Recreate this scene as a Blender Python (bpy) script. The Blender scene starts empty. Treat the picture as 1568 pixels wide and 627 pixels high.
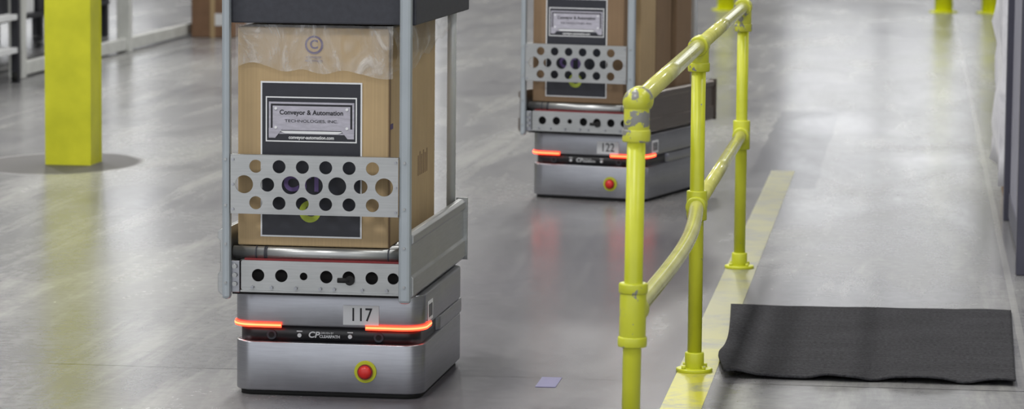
import bpy, bmesh, math, random
from mathutils import Vector, Matrix, noise
random.seed(4)
scene=bpy.context.scene
scene.view_settings.view_transform='Standard'
C=bpy.data.collections.new("warehouse"); scene.collection.children.link(C)

# ------------------------------------------------------------ helpers
def lin(c):
    c=c/255.0
    return c/12.92 if c<=0.04045 else ((c+0.055)/1.055)**2.4
def col(r,g,b): return (lin(r),lin(g),lin(b),1)
class NT:
    def __init__(s,name):
        s.m=bpy.data.materials.new(name); s.m.use_nodes=True
        s.t=s.m.node_tree; s.n=s.t.nodes; s.l=s.t.links
        s.b=s.n['Principled BSDF']; s.out=s.n['Material Output']
    def add(s,t,**k):
        n=s.n.new(t)
        for a,v in k.items(): setattr(n,a,v)
        return n
    def coord(s,kind='Object',scale=(1,1,1),rot=(0,0,0),loc=(0,0,0)):
        tc=s.add('ShaderNodeTexCoord'); mp=s.add('ShaderNodeMapping')
        mp.inputs['Scale'].default_value=scale; mp.inputs['Rotation'].default_value=rot; mp.inputs['Location'].default_value=loc
        s.l.new(tc.outputs[kind],mp.inputs['Vector']); return mp.outputs['Vector']
    def noise(s,vec,scale,detail=4,rough=.55,dist=0):
        n=s.add('ShaderNodeTexNoise'); n.inputs['Scale'].default_value=scale; n.inputs['Detail'].default_value=detail
        n.inputs['Roughness'].default_value=rough; n.inputs['Distortion'].default_value=dist
        s.l.new(vec,n.inputs['Vector']); return n.outputs['Fac']
    def ramp(s,fac,stops):
        r=s.add('ShaderNodeValToRGB'); e=r.color_ramp.elements
        while len(e)<len(stops): e.new(.5)
        for i,(p,c) in enumerate(stops):
            e[i].position=p; e[i].color=c if len(c)==4 else (*c,1)
        s.l.new(fac,r.inputs['Fac']); return r.outputs['Color']
    def mix(s,fac,a,b,mode='MIX'):
        m=s.add('ShaderNodeMix',data_type='RGBA',blend_type=mode)
        for sock,v in ((m.inputs[0],fac),(m.inputs[6],a),(m.inputs[7],b)):
            if hasattr(v,'is_linked'): s.l.new(v,sock)
            else: sock.default_value=v
        return m.outputs[2]
    def math(s,op,a,b=0,c=None):
        m=s.add('ShaderNodeMath',operation=op)
        L=[(m.inputs[0],a),(m.inputs[1],b)]
        if c is not None: L.append((m.inputs[2],c))
        for sock,v in L:
            if hasattr(v,'is_linked'): s.l.new(v,sock)
            else: sock.default_value=v
        return m.outputs[0]
    def bump(s,h,strength=.2,dist=.01):
        b=s.add('ShaderNodeBump'); b.inputs['Strength'].default_value=strength; b.inputs['Distance'].default_value=dist
        s.l.new(h,b.inputs['Height']); s.l.new(b.outputs['Normal'],s.b.inputs['Normal'])
def simple(name,rgb,rough=.5,metal=0,var=.12,scale=8,vscale=(1,1,1),bump=0,spec=.5):
    t=NT(name); v=t.coord('Object',vscale); n=t.noise(v,scale)
    a=tuple(min(1,x*(1-var)) for x in col(*rgb)[:3]); b=tuple(min(1,x*(1+var)) for x in col(*rgb)[:3])
    t.l.new(t.ramp(n,[(.3,a),(.7,b)]),t.b.inputs['Base Color'])
    t.b.inputs['Roughness'].default_value=rough; t.b.inputs['Metallic'].default_value=metal
    t.b.inputs['Specular IOR Level'].default_value=spec
    if bump: t.bump(n,bump)
    return t.m
def emis(name,rgb,strength):
    t=NT(name); t.b.inputs['Base Color'].default_value=(*rgb,1)
    t.b.inputs['Emission Color'].default_value=(*rgb,1); t.b.inputs['Emission Strength'].default_value=strength
    return t.m
def empty(name,loc=(0,0,0),yaw=0):
    o=bpy.data.objects.new(name,None); C.objects.link(o); o.location=loc; o.rotation_euler=(0,0,yaw); o.empty_display_size=.1
    return o
def link(o,mat,parent,smooth=False):
    C.objects.link(o)
    if mat: o.data.materials.append(mat)
    if parent: o.parent=parent
    if smooth:
        for p in o.data.polygons: p.use_smooth=True
    return o
def bevel(o,w,seg=2):
    m=o.modifiers.new('bevel','BEVEL'); m.width=w; m.segments=seg; m.limit_method='ANGLE'; m.angle_limit=math.radians(35)
    return o
def box(name,x0,x1,y0,y1,z0,z1,mat,parent=None,bev=0):
    me=bpy.data.meshes.new(name); bm=bmesh.new(); bmesh.ops.create_cube(bm,size=1)
    for v in bm.verts: v.co=Vector(((x0+x1)/2+v.co.x*(x1-x0),(y0+y1)/2+v.co.y*(y1-y0),(z0+z1)/2+v.co.z*(z1-z0)))
    bm.to_mesh(me); bm.free(); o=link(bpy.data.objects.new(name,me),mat,parent)
    if bev: bevel(o,bev)
    return o
def cyl(name,p,q,r,mat,parent=None,seg=24,bev=0,r2=None):
    p=Vector(p);q=Vector(q);d=q-p
    me=bpy.data.meshes.new(name); bm=bmesh.new()
    bmesh.ops.create_cone(bm,cap_ends=True,segments=seg,radius1=r,radius2=r if r2 is None else r2,depth=d.length)
    M=Matrix.Translation((p+q)/2)@d.to_track_quat('Z','Y').to_matrix().to_4x4()
    bmesh.ops.transform(bm,matrix=M,verts=bm.verts)
    for f in bm.faces: f.smooth=len(f.verts)==4
    bm.to_mesh(me); bm.free(); o=link(bpy.data.objects.new(name,me),mat,parent)
    if bev: bevel(o,bev)
    return o
def sph(name,c,r,mat,parent=None,scale=(1,1,1)):
    me=bpy.data.meshes.new(name); bm=bmesh.new(); bmesh.ops.create_uvsphere(bm,u_segments=24,v_segments=14,radius=r)
    for v in bm.verts: v.co=Vector((v.co.x*scale[0]+c[0],v.co.y*scale[1]+c[1],v.co.z*scale[2]+c[2]))
    bm.to_mesh(me); bm.free(); return link(bpy.data.objects.new(name,me),mat,parent,True)
def rrect(x0,x1,y0,y1,r,seg=10):
    pts=[]
    for cx,cy,a0 in ((x1-r,y0+r,-90),(x1-r,y1-r,0),(x0+r,y1-r,90),(x0+r,y0+r,180)):
        for i in range(seg+1):
            a=math.radians(a0+90*i/seg); pts.append((cx+r*math.cos(a),cy+r*math.sin(a)))
    return pts
def prism(name,pts,z0,z1,mat,parent=None,bev=0,taper=0):
    me=bpy.data.meshes.new(name); bm=bmesh.new()
    a=[bm.verts.new((x,y,z0)) for x,y in pts]
    b=[bm.verts.new((x,y,z1)) for x,y in pts]
    bm.faces.new(list(reversed(a))); bm.faces.new(b); n=len(pts)
    for i in range(n):
        f=bm.faces.new((a[i],a[(i+1)%n],b[(i+1)%n],b[i])); f.smooth=True
    bm.to_mesh(me); bm.free(); o=link(bpy.data.objects.new(name,me),mat,parent)
    if bev: bevel(o,bev)
    return o
def extrude_xz(name,pts,y0,y1,mat,parent=None,bev=0):
    me=bpy.data.meshes.new(name); bm=bmesh.new(); n=len(pts)
    a=[bm.verts.new((x,y0,z)) for x,z in pts]; b=[bm.verts.new((x,y1,z)) for x,z in pts]
    bm.faces.new(a); bm.faces.new(list(reversed(b)))
    for i in range(n): bm.faces.new((a[i],b[i],b[(i+1)%n],a[(i+1)%n]))
    bmesh.ops.recalc_face_normals(bm,faces=bm.faces)
    bm.to_mesh(me); bm.free(); o=link(bpy.data.objects.new(name,me),mat,parent)
    if bev: bevel(o,bev)
    return o
def tomesh(ob,name,mat,parent,M):
    scene.collection.objects.link(ob); bpy.context.view_layer.update()
    dg=bpy.context.evaluated_depsgraph_get()
    me=bpy.data.meshes.new_from_object(ob.evaluated_get(dg)); me.transform(M); me.materials.clear()
    bpy.data.objects.remove(ob); o=bpy.data.objects.new(name,me); return link(o,mat,parent)
FRONT=Matrix.Rotation(math.radians(90),4,'X')
def text(name,s,x,y,z,size,mat,parent,sx=1,bold=0,M=FRONT,shear=0):
    cu=bpy.data.curves.new(name,'FONT'); cu.body=s; cu.size=size; cu.align_x='CENTER'; cu.align_y='CENTER'
    cu.offset=bold; cu.extrude=.0003; cu.shear=shear
    return tomesh(bpy.data.objects.new(name,cu),name,mat,parent,Matrix.Translation((x,y,z))@M@Matrix.Diagonal((sx,1,1,1)))
def holed(name,x0,x1,z0,z1,y,th,holes,mat,parent):
    cu=bpy.data.curves.new(name,'CURVE'); cu.dimensions='2D'; cu.fill_mode='BOTH'; cu.extrude=th/2
    def poly(pts):
        sp=cu.splines.new('POLY'); sp.points.add(len(pts)-1)
        for p,q in zip(sp.points,pts): p.co=(q[0],q[1],0,1)
        sp.use_cyclic_u=True
    poly(rrect(x0,x1,z0,z1,.006,4))
    for hx,hz,r in holes: poly([(hx+r*math.cos(a*math.pi/16),hz+r*math.sin(a*math.pi/16)) for a in range(32)])
    return tomesh(bpy.data.objects.new(name,cu),name,mat,parent,Matrix.Translation((0,y,0))@FRONT)
def tube(name,pts,r,mat,parent):
    cu=bpy.data.curves.new(name,'CURVE'); cu.dimensions='3D'; cu.bevel_depth=r; cu.bevel_resolution=6; cu.use_fill_caps=True
    sp=cu.splines.new('NURBS'); sp.points.add(len(pts)-1); sp.order_u=4; sp.use_endpoint_u=True; sp.resolution_u=12
    for p,q in zip(sp.points,pts): p.co=(*q,1)
    o=tomesh(bpy.data.objects.new(name,cu),name,mat,parent,Matrix.Identity(4))
    for p in o.data.polygons: p.use_smooth=True
    return o

# ------------------------------------------------------------ materials
def brushed(name,rgb,rough=.35,metal=.75):
    t=NT(name); v=t.coord('Object',(3,3,60)); n=t.noise(v,3,6,.6)
    v2=t.coord('Object',(1,1,1)); n2=t.noise(v2,5,4,.5)
    c=col(*rgb)[:3]
    base=t.ramp(n,[(.25,tuple(x*.85 for x in c)),(.75,tuple(min(1,x*1.12) for x in c))])
    base=t.mix(.35,base,t.ramp(n2,[(.35,tuple(x*.7 for x in c)),(.65,tuple(min(1,x*1.2) for x in c))]))
    t.l.new(base,t.b.inputs['Base Color']); t.b.inputs['Metallic'].default_value=metal
    t.l.new(t.ramp(n2,[(.3,(rough-.05,)*3),(.7,(rough+.08,)*3)]),t.b.inputs['Roughness'])
    return t.m
M_body=brushed('brushed_aluminium',(162,164,170),.33,.92)
M_gal=brushed('galvanised_steel',(172,174,174),.33,.88)
M_post=simple('grey_upright_paint',(160,168,174),.38,.3,.05)
M_pole=simple('zinc_pole',(200,204,206),.35,.1,.05)
M_char=simple('charcoal_powdercoat',(50,52,60),.6,0,.15,60)
M_black=simple('black_plastic',(22,22,26),.35,0,.2)
M_void=simple('dark_interior',(14,14,16),.8,0,.2)
M_rub=simple('rubber_skirt',(20,20,20),.8)
M_led=emis('led_strip_red_orange',(1,.045,.018),4)
M_ledc=emis('led_core',(1,.15,.05),5)
M_white=simple('label_white',(222,224,226),.5,0,.03)
M_ink=simple('ink_black',(28,28,34),.6)
M_red=simple('estop_red',(200,40,35),.35,0,.08)
M_dred=simple('dark_red',(120,25,30),.4)
M_yel=simple('estop_yellow',(176,180,30),.5,0,.05)
M_purp=simple('print_purple',(84,68,112),.6)
M_purp2=simple('print_violet_letters',(112,92,146),.6)
M_silver=simple('print_silver',(172,170,182),.5,0,.15,30,(1,1,4))
M_poster=simple('poster_black',(34,36,45),.45,0,.12,30)
M_green=simple('print_green',(160,176,60),.6)
def cardboard(name,rgb):
    t=NT(name); v=t.coord('Object',(1,1,1)); n=t.noise(v,3.5,6,.6)
    fl=t.noise(t.coord('Object',(200,200,2)),1.0,2,.5)
    c=col(*rgb)[:3]
    a=t.ramp(n,[(.3,tuple(x*.86 for x in c)),(.7,tuple(x*1.1 for x in c))])
    a=t.mix(.25,a,t.ramp(fl,[(.4,tuple(x*.8 for x in c)),(.6,tuple(x*1.1 for x in c))]))
    t.l.new(a,t.b.inputs['Base Color']); t.b.inputs['Roughness'].default_value=.75
    t.bump(t.noise(v,6,3),.25,.02)
    return t.m
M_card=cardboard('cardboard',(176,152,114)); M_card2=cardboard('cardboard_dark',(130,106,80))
t=NT('clear_plastic_film'); n=t.noise(t.coord('Object',(1.4,1,.7)),9,6,.6,1.6)
t.b.inputs['Base Color'].default_value=(.7,.69,.68,1); t.b.inputs['Roughness'].default_value=.16
t.l.new(t.ramp(n,[(.36,(.10,)*3),(.55,(.26,)*3),(.68,(.55,)*3)]),t.b.inputs['Alpha']); t.bump(n,.7,.02); M_film=t.m
t=NT('white_stretch_wrap'); v=t.coord('Object',(1,1,.5)); n=t.noise(v,10,5,.6,1)
t.l.new(t.ramp(n,[(.3,col(200,200,208)),(.7,col(240,240,244))]),t.b.inputs['Base Color']); t.b.inputs['Roughness'].default_value=.3; t.bump(n,.3,.03); M_wrap=t.m
def yellow(name,chip,rgb=(206,208,36),rough=.3,sc=28):
    t=NT(name); v=t.coord('Object'); n=t.noise(v,sc,6,.62,.3); n2=t.noise(v,6,3)
    base=t.ramp(n2,[(.3,col(rgb[0]-14,rgb[1]-14,rgb[2]-8)),(.7,col(min(255,rgb[0]+10),min(255,rgb[1]+8),rgb[2]+14))])
    m=t.ramp(n,[(chip,(0,0,0)),(chip+.015,(1,1,1))])
    t.l.new(t.mix(m,base,col(128,128,124)),t.b.inputs['Base Color'])
    t.b.inputs['Roughness'].default_value=rough; t.bump(m,.3,.002)
    return t.m
M_ry=yellow('safety_yellow_pipe',.69,(192,198,40),.36); M_rf=yellow('safety_yellow_chipped',.60,(192,198,46),.36,24); M_re=yellow('safety_yellow_elbow',.53,(196,200,60),.33,26)
M_rt=yellow('yellow_worn_sheen_rail',.69,(194,194,104),.17)  # chipped rail paint, its reflected sheen put in as a paler yellow
M_coly=yellow('safety_yellow_column',.85,(194,196,14),.5); M_by=yellow('bollard_yellow',.9,(220,226,20),.4)

# floor
t=NT('polished_concrete'); P=t.coord('Object')
big=t.noise(P,.5,4,.55,.4); mid=t.noise(t.coord('Object',(1.3,.4,1),(0,0,.3)),1.3,6,.58,.5); fine=t.noise(P,22,5,.7)
str_=t.noise(t.coord('Object',(3.2,.3,1),(0,0,.3)),1.3,8,.72,.35)
scr=t.noise(t.coord('Object',(1,12,1),(0,0,.5)),1.2,6,.7,.3)
sep=t.add('ShaderNodeSeparateXYZ'); t.l.new(P,sep.inputs[0]); X,Y=sep.outputs[0],sep.outputs[1]
c1=t.ramp(big,[(.34,col(102,101,105)),(.66,col(134,134,132))])
c2=t.ramp(mid,[(.34,col(94,93,99)),(.5,col(116,116,118)),(.66,col(144,144,142))])
c=t.mix(.5,c1,c2)
c=t.mix(t.ramp(str_,[(.50,(0,0,0)),(.64,(.45,)*3)]),c,col(170,170,164))
c=t.mix(t.ramp(scr,[(.60,(0,0,0)),(.70,(.2,)*3)]),c,col(82,80,86))
c=t.mix(.12,c,t.ramp(fine,[(.3,col(60,60,64)),(.7,col(180,180,180))]))
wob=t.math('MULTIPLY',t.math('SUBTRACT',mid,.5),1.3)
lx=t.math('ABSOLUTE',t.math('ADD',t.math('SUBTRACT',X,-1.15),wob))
lane_refl=t.ramp(lx,[(.36,(.6,)*3),(.78,(0,0,0))])
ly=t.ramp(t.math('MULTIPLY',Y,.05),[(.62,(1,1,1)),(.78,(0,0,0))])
c=t.mix(t.math('MULTIPLY',lane_refl,ly),c,col(78,74,83))  # worn lane, with dark robot and box reflections painted into the concrete colour
def line(coord,pos,w):
    d=t.math('ABSOLUTE',t.math('SUBTRACT',coord,pos)); return t.math('LESS_THAN',d,w)
jit=t.math('MULTIPLY',t.math('SUBTRACT',t.noise(P,3,4),.5),.03)
Yj=t.math('ADD',Y,jit)
for pos in (9.53,17.5,25.5,33.5,1.5):
    c=t.mix(t.math('MULTIPLY',line(Yj,pos,.007),.7),c,col(50,48,52))
for pos in (-5.2,.36,5.9):
    c=t.mix(t.math('MULTIPLY',line(X,pos,.012),.4),c,col(170,170,166))
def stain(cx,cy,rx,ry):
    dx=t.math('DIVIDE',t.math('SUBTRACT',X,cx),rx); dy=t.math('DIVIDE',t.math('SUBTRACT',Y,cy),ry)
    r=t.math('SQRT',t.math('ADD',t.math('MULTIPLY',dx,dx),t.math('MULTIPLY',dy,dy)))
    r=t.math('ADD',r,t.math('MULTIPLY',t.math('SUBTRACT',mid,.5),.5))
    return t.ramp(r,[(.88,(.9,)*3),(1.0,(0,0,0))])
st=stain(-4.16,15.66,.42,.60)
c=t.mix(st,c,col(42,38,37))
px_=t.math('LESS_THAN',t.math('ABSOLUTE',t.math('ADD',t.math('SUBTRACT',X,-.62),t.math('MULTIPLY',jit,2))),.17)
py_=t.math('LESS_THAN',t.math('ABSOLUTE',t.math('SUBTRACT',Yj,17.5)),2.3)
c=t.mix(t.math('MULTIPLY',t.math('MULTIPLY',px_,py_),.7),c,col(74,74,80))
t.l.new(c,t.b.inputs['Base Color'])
rr=t.math('ADD',t.math('MULTIPLY',mid,.2),t.math('MULTIPLY',fine,.08))
rr=t.math('ADD',rr,t.math('MULTIPLY',st,.35))
t.l.new(t.math('ADD',rr,.10),t.b.inputs['Roughness']); t.b.inputs['Specular IOR Level'].default_value=.48
t.bump(t.math('ADD',t.math('MULTIPLY',fine,.3),mid),.05,.004)
M_floor=t.m
M_wall=simple('painted_wall',(152,152,155),.7,0,.06,1.5)
M_ceil=simple('ceiling_deck',(150,150,150),.8)
M_added_win=emis('added_window_glow',(.95,.97,1),1.75)  # glow of the added windows
M_frame=simple('frame_grey',(90,92,96),.5)

# ------------------------------------------------------------ shell
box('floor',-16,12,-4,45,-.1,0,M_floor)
box('wall_back',-16,12,45,45.2,0,9,M_wall)
box('wall_left',-16.2,-16,-4,45,0,9,M_wall)
box('wall_right',12,12.2,-4,45,0,9,M_wall)
box('ceiling',-16.2,12.2,-4,45.2,9,9.2,M_ceil)
def added_window(name,x0,x1,z0,z1):
    e=empty(name,((x0+x1)/2,44.97,(z0+z1)/2)); w=(x1-x0)/2; hh=(z1-z0)/2
    box('pane',-w,w,-.01,.01,-hh,hh,M_added_win,e)
    for a in (-w,0,w): box('mullion',a-.05,a+.05,-.05,.0,-hh,hh,M_frame,e)
    for a in (-hh,0,hh): box('transom',-w,w,-.05,0,a-.05,a+.05,M_frame,e)
added_window('added_window_1',-1.8,.9,1.6,5.0); added_window('added_window_2',-8.4,-6.6,1.4,5.5); added_window('added_window_3',-13.5,-10.6,2,7)  # unseen windows, added to give the polished floor bright bands to reflect

def stripe(name,x0,x1,y0,y1,mat,z=.0015):
    return box(name,x0,x1,y0,y1,.0002,z,mat)
t=NT('worn_floor_paint'); v=t.coord('Object'); n=t.noise(v,5,8,.75,.5)
sp=t.add('ShaderNodeSeparateXYZ'); t.l.new(v,sp.inputs[0])
g=t.math('DIVIDE',t.math('SUBTRACT',sp.outputs[1],9.2),1.8)
yy=t.ramp(g,[(.0,col(184,180,34)),(.9,col(144,142,98))])
t.l.new(t.mix(t.ramp(n,[(.46,(0,0,0)),(.6,(.85,)*3)]),yy,col(120,120,114)),t.b.inputs['Base Color']); t.b.inputs['Roughness'].default_value=.36
M_stripe=t.m
stripe('floor_marking_line',-.69,-.575,4,16.05,M_stripe)
M_tape=simple('blue_tape',(84,80,126),.5); stripe('floor_tape_mark',-1.08,-1.02,9.36,9.54,M_tape)

# ------------------------------------------------------------ steel column
e=empty('steel_column',(-4.12,15.7,0))
box('shaft_front_flange',-.115,.115,-.11,-.09,0,9,M_coly,e); box('shaft_back_flange',-.115,.115,.09,.11,0,9,M_coly,e)
box('shaft_web_r',.095,.113,-.09,.09,0,9,M_coly,e); box('shaft_web_l',-.113,-.095,-.09,.09,0,9,M_coly,e)

# ------------------------------------------------------------ robots
def outline_strip(name,pts,z0,z1,mat,parent):
    me=bpy.data.meshes.new(name); bm=bmesh.new()
    a=[bm.verts.new((x,y,z0)) for x,y in pts]; b=[bm.verts.new((x,y,z1)) for x,y in pts]
    for i in range(len(pts)-1): bm.faces.new((a[i],a[i+1],b[i+1],b[i])).smooth=True
    bm.to_mesh(me); bm.free(); o=link(bpy.data.objects.new(name,me),mat,parent)
    s=o.modifiers.new('s','SOLIDIFY'); s.thickness=.004; s.offset=0
    return o
def robot(loc,yaw,num,rear=.84,plate=None):
    plate=plate or M_gal
    R=empty('warehouse_robot',(loc[0],loc[1],0),yaw)
    prism('rubber_skirt',rrect(-.262,.262,.012,.728,.05),0,.016,M_rub,R)
    prism('lower_chassis',rrect(-.275,.275,0,.74,.062),.014,.157,M_body,R,.005)
    prism('rear_chassis_step',rrect(-.274,.274,.30,.739,.03),.157,.2,M_body,R,.004)
    prism('sensor_band',rrect(-.262,.262,.012,.728,.055),.157,.205,M_black,R)
    prism('upper_chassis',rrect(-.275,.275,0,.74,.062),.203,.299,M_body,R,.005)
    o=rrect(-.278,.278,-.003,.743,.065,12)
    right=[(.112,-.003)]+o[0:13]+[(.278,.13)]
    left=[(-.278,.10)]+o[39:52]+[(-.132,-.003)]
    for nm,pp in (('light_bar_r',right),('light_bar_l',left)):
        outline_strip(nm,pp,.198,.212,M_led,R)
        outline_strip(nm+'_core',[(x*1.004,y-.003 if y<.1 else y) for x,y in pp],.203,.2075,M_ledc,R)
    box('number_label',.047,.150,-.003,.0,.212,.268,M_white,R)
    text('number_text',num,.0985,-.0035,.240,.054,M_ink,R,.82,.0003)
    box('side_label',.2755,.277,.09,.17,.215,.272,M_white,R); 
    for k in range(4): box('side_label_print',.2768,.2775,.1+.016*k,.11+.016*k,.225,.262,M_ink,R)
    cyl('estop_collar',(.112,.001,.078),(.112,-.006,.078),.032,M_yel,R,32,.001)
    cyl('estop_ring',(.112,-.005,.078),(.112,-.012,.078),.022,M_dred,R,32)
    sph('estop_button',(.112,-.014,.078),.019,M_red,R,(1,.6,1))
    text('logo_mark','CP',-.041,.008,.178,.024,M_white,R,1.1,.0006,shear=.2)
    text('logo_line_a','DRIVEN BY',-.001,.008,.184,.008,M_white,R,.95)
    text('logo_line_b','CLEARPATH',.006,.008,.174,.0115,M_white,R,.95,.0003)
    for x in (-.082,.065):
        cyl('band_screw',(x,.013,.176),(x,.007,.176),.006,M_white,R,12)
        box('band_icon',x-.008,x+.008,.009,.012,.186,.189,M_white,R)
    for x in (-.163,.148):
        cyl('band_lens',(x,.013,.176),(x,.006,.176),.014,M_char,R,20); cyl('band_lens_glass',(x,.008,.176),(x,.004,.176),.008,M_void,R,20)
    yA,yB=-.10,rear
    xl,xr=-.295,.266
    zt,zb=.49,.302
    prof=[(0,zb),(.014,zb),(.024,zb+.012),(.024,zb+.06),(.017,zb+.068),(.017,zt-.035),(.024,zt-.027),(.024,zt-.008),(.014,zt),(0,zt)]
    extrude_xz('side_plate_r',[(xr-.024+a,z) for a,z in prof],yA,yB,plate,R,.0015)
    extrude_xz('side_plate_l',[(xl+.024-a,z) for a,z in prof],yA,yB,plate,R,.0015)
    box('plate_end_flange_r',xr-.03,xr+.006,yB-.006,yB,zb,zt+.004,plate,R); box('plate_end_flange_l',xl-.006,xl+.03,yB-.006,yB,zb,zt,plate,R)
    box('deck_interior',-.262,.235,-.06,.82,.300,.385,M_void,R)
    holes=[(x,.36,r) for x,r in ((-.179,.018),(-.112,.018),(-.048,.011),(.017,.018),(.081,.018),(.147,.018),(.208,.016))]
    holed('cross_plate',-.228,.228,.317,.402,-.096,.004,holes,M_gal,R)
    box('cross_plate_lip',-.228,.228,-.108,-.094,.313,.318,M_gal,R)
    box('bracket_l',-.258,-.232,-.1,-.08,.31,.40,M_body,R,.002)
    for z in (.335,.36,.385): cyl('bracket_bolt',(-.245,-.1,z),(-.245,-.11,z),.007,M_gal,R,8)
    for x in (-.195,-.14,-.07,.0,.04,.12,.19): cyl('plate_bolt',(x,-.098,.326),(x,-.106,.326),.005,M_body,R,6)
    cyl('valve_knob',(.05,-.102,.352),(.085,-.102,.352),.007,M_void,R); cyl('valve_disc',(.085,-.095,.352),(.085,-.108,.352),.013,M_void,R)
    box('reflector_strip',-.22,.225,-.090,-.08,.4015,.407,M_dred,R)
    k=0
    for yy in [-.07+.09*i for i in range(11)]:
        cyl('roller' if k==0 else 'roller_%d'%k,(-.255,yy,.421),(.236,yy,.421),.0185,M_gal,R,24); k+=1
    for x in (-.19,-.165,-.16,.19): cyl('roller_groove',(x,-.07,.421),(x+.004,-.07,.421),.0192,M_char,R,24)
    for nm,x,w in (('upright_front_l',-.267,.024),('upright_front_r',.243,.034)):
        box(nm,x-w/2,x+w/2,-.122,-.092,.292,1.42,M_post,R,.009)
        for z in (.34,.45,.56,.69): cyl(nm+'_bolt',(x,-.122,z),(x,-.126,z),.004,M_gal,R,6)
    for nm,x in (('upright_back_l',-.255),('upright_back_r',.225)):
        cyl(nm,(x,.80,.45),(x,.80,1.42),.014,M_pole,R)
    hs=[(-.213+.0665*i,.6205,.0255 if i in(0,2,3,4,6) else .0195) for i in range(7)]
    hs+=[(-.1795+.0665*i,.672,.0185) for i in range(6)]+[(-.1795+.0665*i,.569,.0185) for i in range(6)]
    holed('perforated_panel',-.252,.226,.538,.703,-.124,.003,hs,M_gal,R)
    box('panel_lip_t',-.252,.226,-.124,-.100,.701,.704,M_gal,R); box('panel_lip_b',-.252,.226,-.124,-.100,.537,.540,M_gal,R)
    for x in (-.245,.219):
        for z in (.55,.62,.69): cyl('panel_bolt',(x,-.125,z),(x,-.13,z),.004,M_body,R,6)
    zt0=1.072
    box('top_tray',-.262,.268,-.088,.86,zt0,1.36,M_char,R,.004)
    box('top_tray_rim',-.268,.274,-.09,.865,1.35,1.37,M_post,R,.002)
    return R
def poster(P,y,full=True):
    def px(a): return (a-497)/540
    def pz(b): return (617-b)/540
    def r(nm,x0,x1,y0,y1,m,d): return box(nm,px(x0),px(x1),y-d,y-.0001,pz(y1),pz(y0),m,P)
    r('poster_border',400,557,127,365,M_white,.001); r('poster_field',402.5,554.5,129.5,362.5,M_poster,.0015)
    r('sign_outline',408,549,150,219,M_white,.002); r('sign_dark',410,547,152,217,M_poster,.0025)
    r('sign_plate_rim',413,545,158,207,M_silver,.003); r('sign_plate_gap',416,542,161,204,M_ink,.0035); r('sign_plate',419,539,164,201,M_silver,.004)
    text('sign_text_a','Conveyor & Automation',px(479),y-.0045,pz(174),.0185,M_ink,P,.98,.0004)
    text('sign_text_b','TECHNOLOGIES, INC.',px(479),y-.0045,pz(187),.0115,M_ink,P,1.35)
    text('sign_text_c','conveyor-automation.com',px(479),y-.0045,pz(212),.0135,M_white,P,.9,.0003)
    for a in (424,534):
        for b in (168,197): cyl('sign_bolt',(px(a),y-.003,pz(b)),(px(a),y-.007,pz(b)),.004,M_white,P,10)
    for s,nm in ((1,'l'),(-1,'r')):
        c=479
        pts=[(c-s*66,198),(c-s*44,198),(c-s*56,213),(c-s*66,213)]
        me=bpy.data.meshes.new('sign_wing_'+nm); me.from_pydata([(px(a),y-.005,pz(b)) for a,b in pts],[],[(0,1,2,3)]); link(bpy.data.objects.new('sign_wing_'+nm,me),M_silver,P)
    pts=[(430,202),(528,202),(520,206),(438,206)]
    me=bpy.data.meshes.new('sign_keel'); me.from_pydata([(px(a),y-.005,pz(b)) for a,b in pts],[],[(0,1,2,3)]); link(bpy.data.objects.new('sign_keel',me),M_white,P)
    for ch,x in (('C',448),('T',468),('I',487)): text('poster_letter',ch,px(x),y-.003,pz(283),.06,M_purp2,P,1,.003)
    cyl('poster_badge',(px(477),y-.001,pz(325)),(px(477),y-.003,pz(325)),.031,M_green,P,32)
    text('poster_badge_mark','C',px(477),y-.004,pz(325),.04,M_poster,P,1,.001)

R1L=(-1.645,9.075); R1Y=math.radians(-1.1)
R2L=(-1.448,14.50); R2Y=math.radians(-15)
M_gal_shade=brushed('galvanised_steel_shaded',(120,112,106),.35,.85)  # shade on the second robot's side plates, put into a darker brownish steel
robot(R1L,R1Y,'117'); robot(R2L,R2Y,'122',1.0,M_gal_shade)

def crumple(o,amp,sc,seed=0):
    for v in o.data.vertices:
        p=v.co*sc+Vector((seed,0,0)); v.co+=Vector((noise.noise(p),noise.noise(p+Vector((9,1,3))),noise.noise(p+Vector((3,7,1)))))*amp
def sheet(name,f,nu,nv,mat,parent):
    me=bpy.data.meshes.new(name); vs=[];fs=[]
    for j in range(nv+1):
        for i in range(nu+1): vs.append(f(i/nu,j/nv))
    for j in range(nv):
        for i in range(nu):
            a=j*(nu+1)+i; fs.append((a,a+1,a+nu+2,a+nu+1))
    me.from_pydata(vs,[],fs); return link(bpy.data.objects.new(name,me),mat,parent,True)

# cargo 1
B=empty('cardboard_box',(R1L[0],R1L[1],0),R1Y)
bx=box('carton',-.246,.187,-.06,.72,.4405,1.06,M_card,B,.004)
box('carton_seam_side',.1868,.1878,-.06,-.035,.4405,1.05,M_card2,B)
for i in range(6): box('side_print',.1868,.1876,.42+.03*i,.435+.03*i,.60,.66+.01*(i%2),M_card2,B)
box('side_tag',.1868,.1885,-.045,.0,.775,.79,M_purp,B)
poster(B,-.062)
cyl('logo_ring',(-.027,-.061,1.012),(-.027,-.0625,1.012),.026,M_purp,B,32); cyl('logo_ring_in',(-.027,-.062,1.012),(-.027,-.063,1.012),.020,M_card,B,32)
text('logo_c','C',-.027,-.0635,1.012,.034,M_purp,B,1,.001); text('logo_caption','conveyor',-.027,-.0635,.978,.012,M_purp,B); text('logo_caption_b','technologies',-.027,-.0635,.968,.010,M_purp,B)
def film_front(u,v):
    x=-.25+u*.45; zlow=.945+.02*noise.noise((u*5,0,0))-.05*max(0,u-.45)+.006*math.sin(u*9)
    z=1.068+(zlow-1.068)*v
    return (x,-.070-.008*noise.noise((x*14+z*8,z*9,0))-.003*v,z)
sheet('plastic_wrap_front',film_front,60,24,M_film,B)
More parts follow.
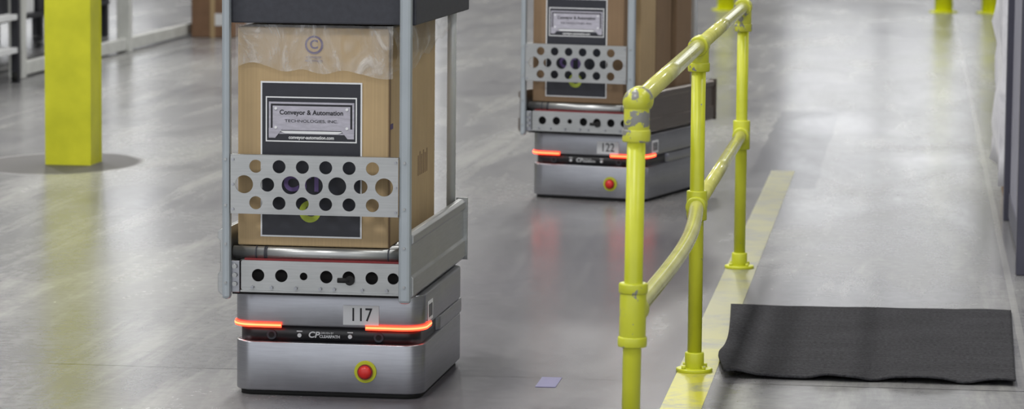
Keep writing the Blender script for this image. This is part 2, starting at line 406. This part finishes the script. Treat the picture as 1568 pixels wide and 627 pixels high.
def film_side(u,v):
    y=-.07+u*.80; zlow=.93+.07*noise.noise((u*4,3,0))+.06*u
    z=1.068+(zlow-1.068)*v
    return (.197+.028*noise.noise((y*9,z*9,5))+.03*u*(1-v*.5)+.02*math.sin(v*3),y,z)
sheet('plastic_wrap_side',film_side,60,24,M_film,B)

# cargo 2
B=empty('cardboard_box',(R2L[0],R2L[1],0),R2Y)
for i,(a,b_) in enumerate(((-.06,.09),(.10,.30),(.31,.52),(.53,.74))):
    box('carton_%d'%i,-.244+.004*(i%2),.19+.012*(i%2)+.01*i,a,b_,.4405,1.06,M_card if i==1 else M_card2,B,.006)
poster(B,-.062)

# ------------------------------------------------------------ guard railing
G_=empty('guard_railing',(-.64,0,0))
r=.0215
Y1,Y2,Y3=7.48,9.73,12.22
ZT,ZM=.985,.505
LX=.007   # the first post leans slightly
def cz(nm,y,z0,z1,rad,mat,bev=.004):
    a=LX if y==Y1 else 0
    return cyl(nm,(a*z0/ZT,y,z0),(a*z1/ZT,y,z1),rad,mat,G_,28,bev)
for i,y in enumerate((Y1,Y2,Y3)):
    cz('post_%d'%(i+1),y,0,ZT,r,M_ry,0)
    cz('foot_flange',y,0,.012,.055,M_ry,.003); cz('foot_collar',y,.008,.06,.029,M_ry)
    for a in range(4): cyl('foot_bolt',(.043*math.cos(a*1.57+.78),y+.043*math.sin(a*1.57+.78),.01),(.043*math.cos(a*1.57+.78),y+.043*math.sin(a*1.57+.78),.022),.007,M_rf,G_,6)
cyl('top_rail_near',(LX,Y1,ZT),(0,Y2,ZT),r,M_rt,G_,28); cyl('top_rail_far',(0,Y2,ZT),(0,Y3,ZT),r,M_rt,G_,28)
tube('mid_rail_near',[(.004,Y1,ZM-.01),(.014,Y1+.6,ZM-.02),(.024,Y1+1.3,ZM-.03),(.022,Y1+1.85,ZM-.02),(.006,Y2-.12,ZM),(0,Y2,ZM)],r,M_rt,G_)
cyl('mid_rail_far',(0,Y2,ZM),(0,Y3,ZM),r,M_rt,G_,28)
def elbow(y,s,x=0):
    sph('elbow',(x,y,ZT),.0335,M_re,G_); cz('elbow_sleeve',y,ZT-.085,ZT,.030,M_re); cz('elbow_collar',y,ZT-.092,ZT-.062,.033,M_re)
    cyl('elbow_sleeve_h',(x,y,ZT),(x,y+s*.07,ZT),.030,M_re,G_,28,.004); cyl('elbow_collar_h',(x,y+s*.05,ZT),(x,y+s*.078,ZT),.033,M_re,G_,28,.004)
elbow(Y1,1,LX); elbow(Y3,-1)
cz('tee_sleeve_near',Y1,ZM-.085,ZM+.055,.031,M_rf); cz('tee_collar_a',Y1,ZM-.09,ZM-.065,.034,M_rf); cz('tee_collar_b',Y1,ZM+.035,ZM+.06,.034,M_rf)
cyl('tee_socket_near',(.004,Y1,ZM-.008),(.006,Y1+.07,ZM-.010),.031,M_rf,G_,28,.004)
cz('tee_sleeve_top',Y2,ZT-.07,ZT,.030,M_rf); cz('tee_collar_top',Y2,ZT-.078,ZT-.05,.033,M_rf); cyl('tee_run_top',(0,Y2-.06,ZT),(0,Y2+.06,ZT),.030,M_rf,G_,28,.004)
cz('cross_sleeve',Y2,ZM-.045,ZM+.045,.031,M_rf); cyl('cross_run',(0,Y2-.06,ZM),(0,Y2+.06,ZM),.030,M_rf,G_,28,.004)
cz('tee_sleeve_far',Y3,ZM-.055,ZM+.055,.032,M_rf); cyl('tee_socket_far',(0,Y3-.07,ZM),(0,Y3,ZM),.031,M_rf,G_,28,.004)

# ------------------------------------------------------------ floor mat
t=NT('ribbed_rubber_mat'); v=t.coord('Object'); n=t.noise(v,90,4,.8); n2=t.noise(v,4,5,.6); n3=t.noise(t.coord('Object',(1,60,1)),2,3,.6)
a=t.ramp(n,[(.38,col(12,12,14)),(.64,col(78,78,82))])
a=t.mix(.4,a,t.ramp(n2,[(.3,col(26,26,29)),(.7,col(52,52,56))]))
t.l.new(t.mix(.2,a,t.ramp(n3,[(.4,col(20,20,22)),(.6,col(70,70,74))])),t.b.inputs['Base Color']); t.b.inputs['Roughness'].default_value=.95; t.b.inputs['Specular IOR Level'].default_value=.2; t.bump(n,.8,.006)
c00=Vector((-.535,9.62));c10=Vector((.315,9.62));c11=Vector((.345,11.19));c01=Vector((-.61,11.14))
def matf(u,v):
    p=(c00*(1-u)+c10*u)*(1-v)+(c01*(1-u)+c11*u)*v
    x,y=p; x-=.03*(1-u)**6*math.exp(-((v-.22)/.2)**2)
    y+=.016*noise.noise((u*6,0,2))*(1-v)**3
    z=.004+.004*abs(noise.noise((u*5,v*5,0)))+ .012*max(0,1-v*9)*(.5+.5*math.sin(u*21+2*noise.noise((u*6,0,0))))+.018*max(0,1-u*9)*(.5+.5*math.sin(v*12))
    return (x,y,z)
o=sheet('floor_mat',matf,110,90,t.m,None); s=o.modifiers.new('s','SOLIDIFY'); s.thickness=.006; s.offset=1

# ------------------------------------------------------------ right partition and wrapped pallet
M_slate=simple('slate_steel',(66,66,80),.45,.1); M_slate2=simple('slate_panel',(128,128,142),.5,.1)
e=empty('machine_enclosure',(.39,12.2,0))
box('post_near',0,.12,0,.10,0,3,M_slate,e,.004); box('post_far',0,.12,1.84,1.96,0,3,M_slate,e,.004)
box('panel',.025,.04,.1,1.84,.12,3,M_slate2,e); box('bottom_rail',.02,.09,.1,1.84,.02,.12,M_slate,e)
box('panel_front',.12,1.6,.03,.05,.12,3,M_slate2,e); box('bottom_rail_front',.12,1.6,.02,.08,.02,.12,M_slate,e); box('post_end',1.5,1.62,0,.1,0,3,M_slate,e,.004)
e=empty('shrink_wrapped_pallet',(.375,14.4,0))
def deck(p,w=1.1,d=1.0):
    for i in range(6): box('deck_board_%d'%i,0.03,w,.02+i*d/6,.02+i*d/6+d/6-.04,.11,.13,M_card,p)
    for x in (.04,w/2,w-.1): box('stringer',x,x+.09,.02,d,0,.11,M_card2,p)
deck(e)
o=box('wrapped_load',.0,1.1,.0,1.0,.13,1.75,M_wrap,e)
bm=bmesh.new(); bm.from_mesh(o.data); bmesh.ops.subdivide_edges(bm,edges=bm.edges,cuts=14,use_grid_fill=True); bm.to_mesh(o.data); bm.free(); crumple(o,.05,4)
for p in o.data.polygons: p.use_smooth=True

# ------------------------------------------------------------ background
for x,y in ((-1.87,32.4),(.27,32.6),(.73,32.6)):
    e=empty('bollard',(x,y,0)); cyl('pipe',(0,0,0),(0,0,1.05),.09,M_by,e,28); sph('cap',(0,0,1.05),.09,M_by,e,(1,1,.5)); cyl('base',(0,0,0),(0,0,.015),.14,M_by,e,28,.003)
M_bar=simple('barrier_grey',(200,202,198),.4); M_dk=simple('dark_goods',(30,30,38),.6); M_brn=simple('brown_goods',(124,94,70),.7)
e=empty('guard_barrier',(-6.0,21.4,0))
for y in (0,3,5.9): box('post',-.05,.05,y-.05,y+.05,0,1.1,M_bar,e,.006); 
for z in (.06,.62,1.0): box('rail',-.03,.03,0,5.9,z-.045,z+.045,M_bar,e,.006)
e=empty('storage_rack',(-7.2,19.8,0))
for y in (0,1.3,2.6,3.9,5.2,6.5):
    for x in (0,.55): box('upright',x-.04,x+.04,y-.04,y+.04,0,3,M_dk,e)
for z in (.3,1.1,1.9,2.7): box('shelf',-.05,.6,-.05,6.55,z-.03,z,M_dk,e)
for z in (.3,1.1,1.9):
    y=.1
    while y<6:
        w=random.uniform(.2,.45); m=random.choice([M_dk,M_slate,M_white,M_slate2,M_dk]); hh=random.uniform(.25,.6)
        box('stored_goods',.02,.55,y,y+w,z,z+hh,m,e,.01); y+=w+random.uniform(.03,.2)
e=empty('utility_cart',(-6.35,20.4,0))
for x in (0,.45):
    for y in (0,.6): box('leg',x-.025,x+.025,y-.025,y+.025,0,1.2,M_dk,e); cyl('caster',(x-.02,y,.04),(x+.02,y,.04),.04,M_rub,e)
for z in (.2,.42,.75): box('tray',-.02,.47,-.02,.62,z,z+.035,M_white if z<.5 else M_dk,e)
box('bins',.0,.4,.05,.55,.455,.62,M_dk,e,.01)
e=empty('cardboard_box',(-5.93,26.4,0)); box('carton',0,.36,0,.5,0,.5,M_brn,e,.01); box('label',.2,.3,-.003,0,.1,.2,M_white,e); box('tape',.16,.2,-.002,0,0,.5,M_card,e)

# ------------------------------------------------------------ lights
M_lamp=emis('high_bay_diffuser',(1,.98,.94),3)
for y,k in ((3,1.1),(10,1.05),(17,1.05),(25,1.2),(34,1.35)):
    for x,en in ((-9,350),(-2.5,300),(4.5,150)):
        e=empty('ceiling_light',(x,y,8.6)); box('housing',-.35,.35,-.9,.9,.04,.12,M_frame,e,.01); box('diffuser',-.32,.32,-.87,.87,.03,.04,M_lamp,e)
        L=bpy.data.lights.new('high_bay','AREA'); L.shape='RECTANGLE'; L.size=.7; L.size_y=1.8; L.energy=en*k; L.color=(1,.985,.95)
        lo=bpy.data.objects.new('lamp',L); C.objects.link(lo); lo.parent=e; lo.location=(0,0,0)
w=bpy.data.worlds.new('w'); scene.world=w; w.use_nodes=True
w.node_tree.nodes['Background'].inputs[0].default_value=(.95,.965,1,1); w.node_tree.nodes['Background'].inputs[1].default_value=1.3

# ------------------------------------------------------------ camera
th=math.radians(7.02);ph=math.radians(6.2);ro=.009
hh=Vector((-math.sin(th),math.cos(th),0)); R0=Vector((math.cos(th),math.sin(th),0))
F=hh*math.cos(ph)+Vector((0,0,-math.sin(ph))); U0=hh*math.sin(ph)+Vector((0,0,math.cos(ph)))
cx=(R0+ro*U0).normalized(); cy=(U0-ro*R0).normalized(); czv=-F
cam=bpy.data.cameras.new('camera'); co=bpy.data.objects.new('camera',cam); scene.collection.objects.link(co)
co.matrix_world=Matrix(((cx.x,cy.x,czv.x,0),(cx.y,cy.y,czv.y,0),(cx.z,cy.z,czv.z,1.56),(0,0,0,1)))
cam.sensor_width=36; cam.lens=5000*36/1568; cam.clip_end=200
cam.dof.use_dof=True; cam.dof.focus_distance=9.4; cam.dof.aperture_fstop=6.3
scene.camera=co
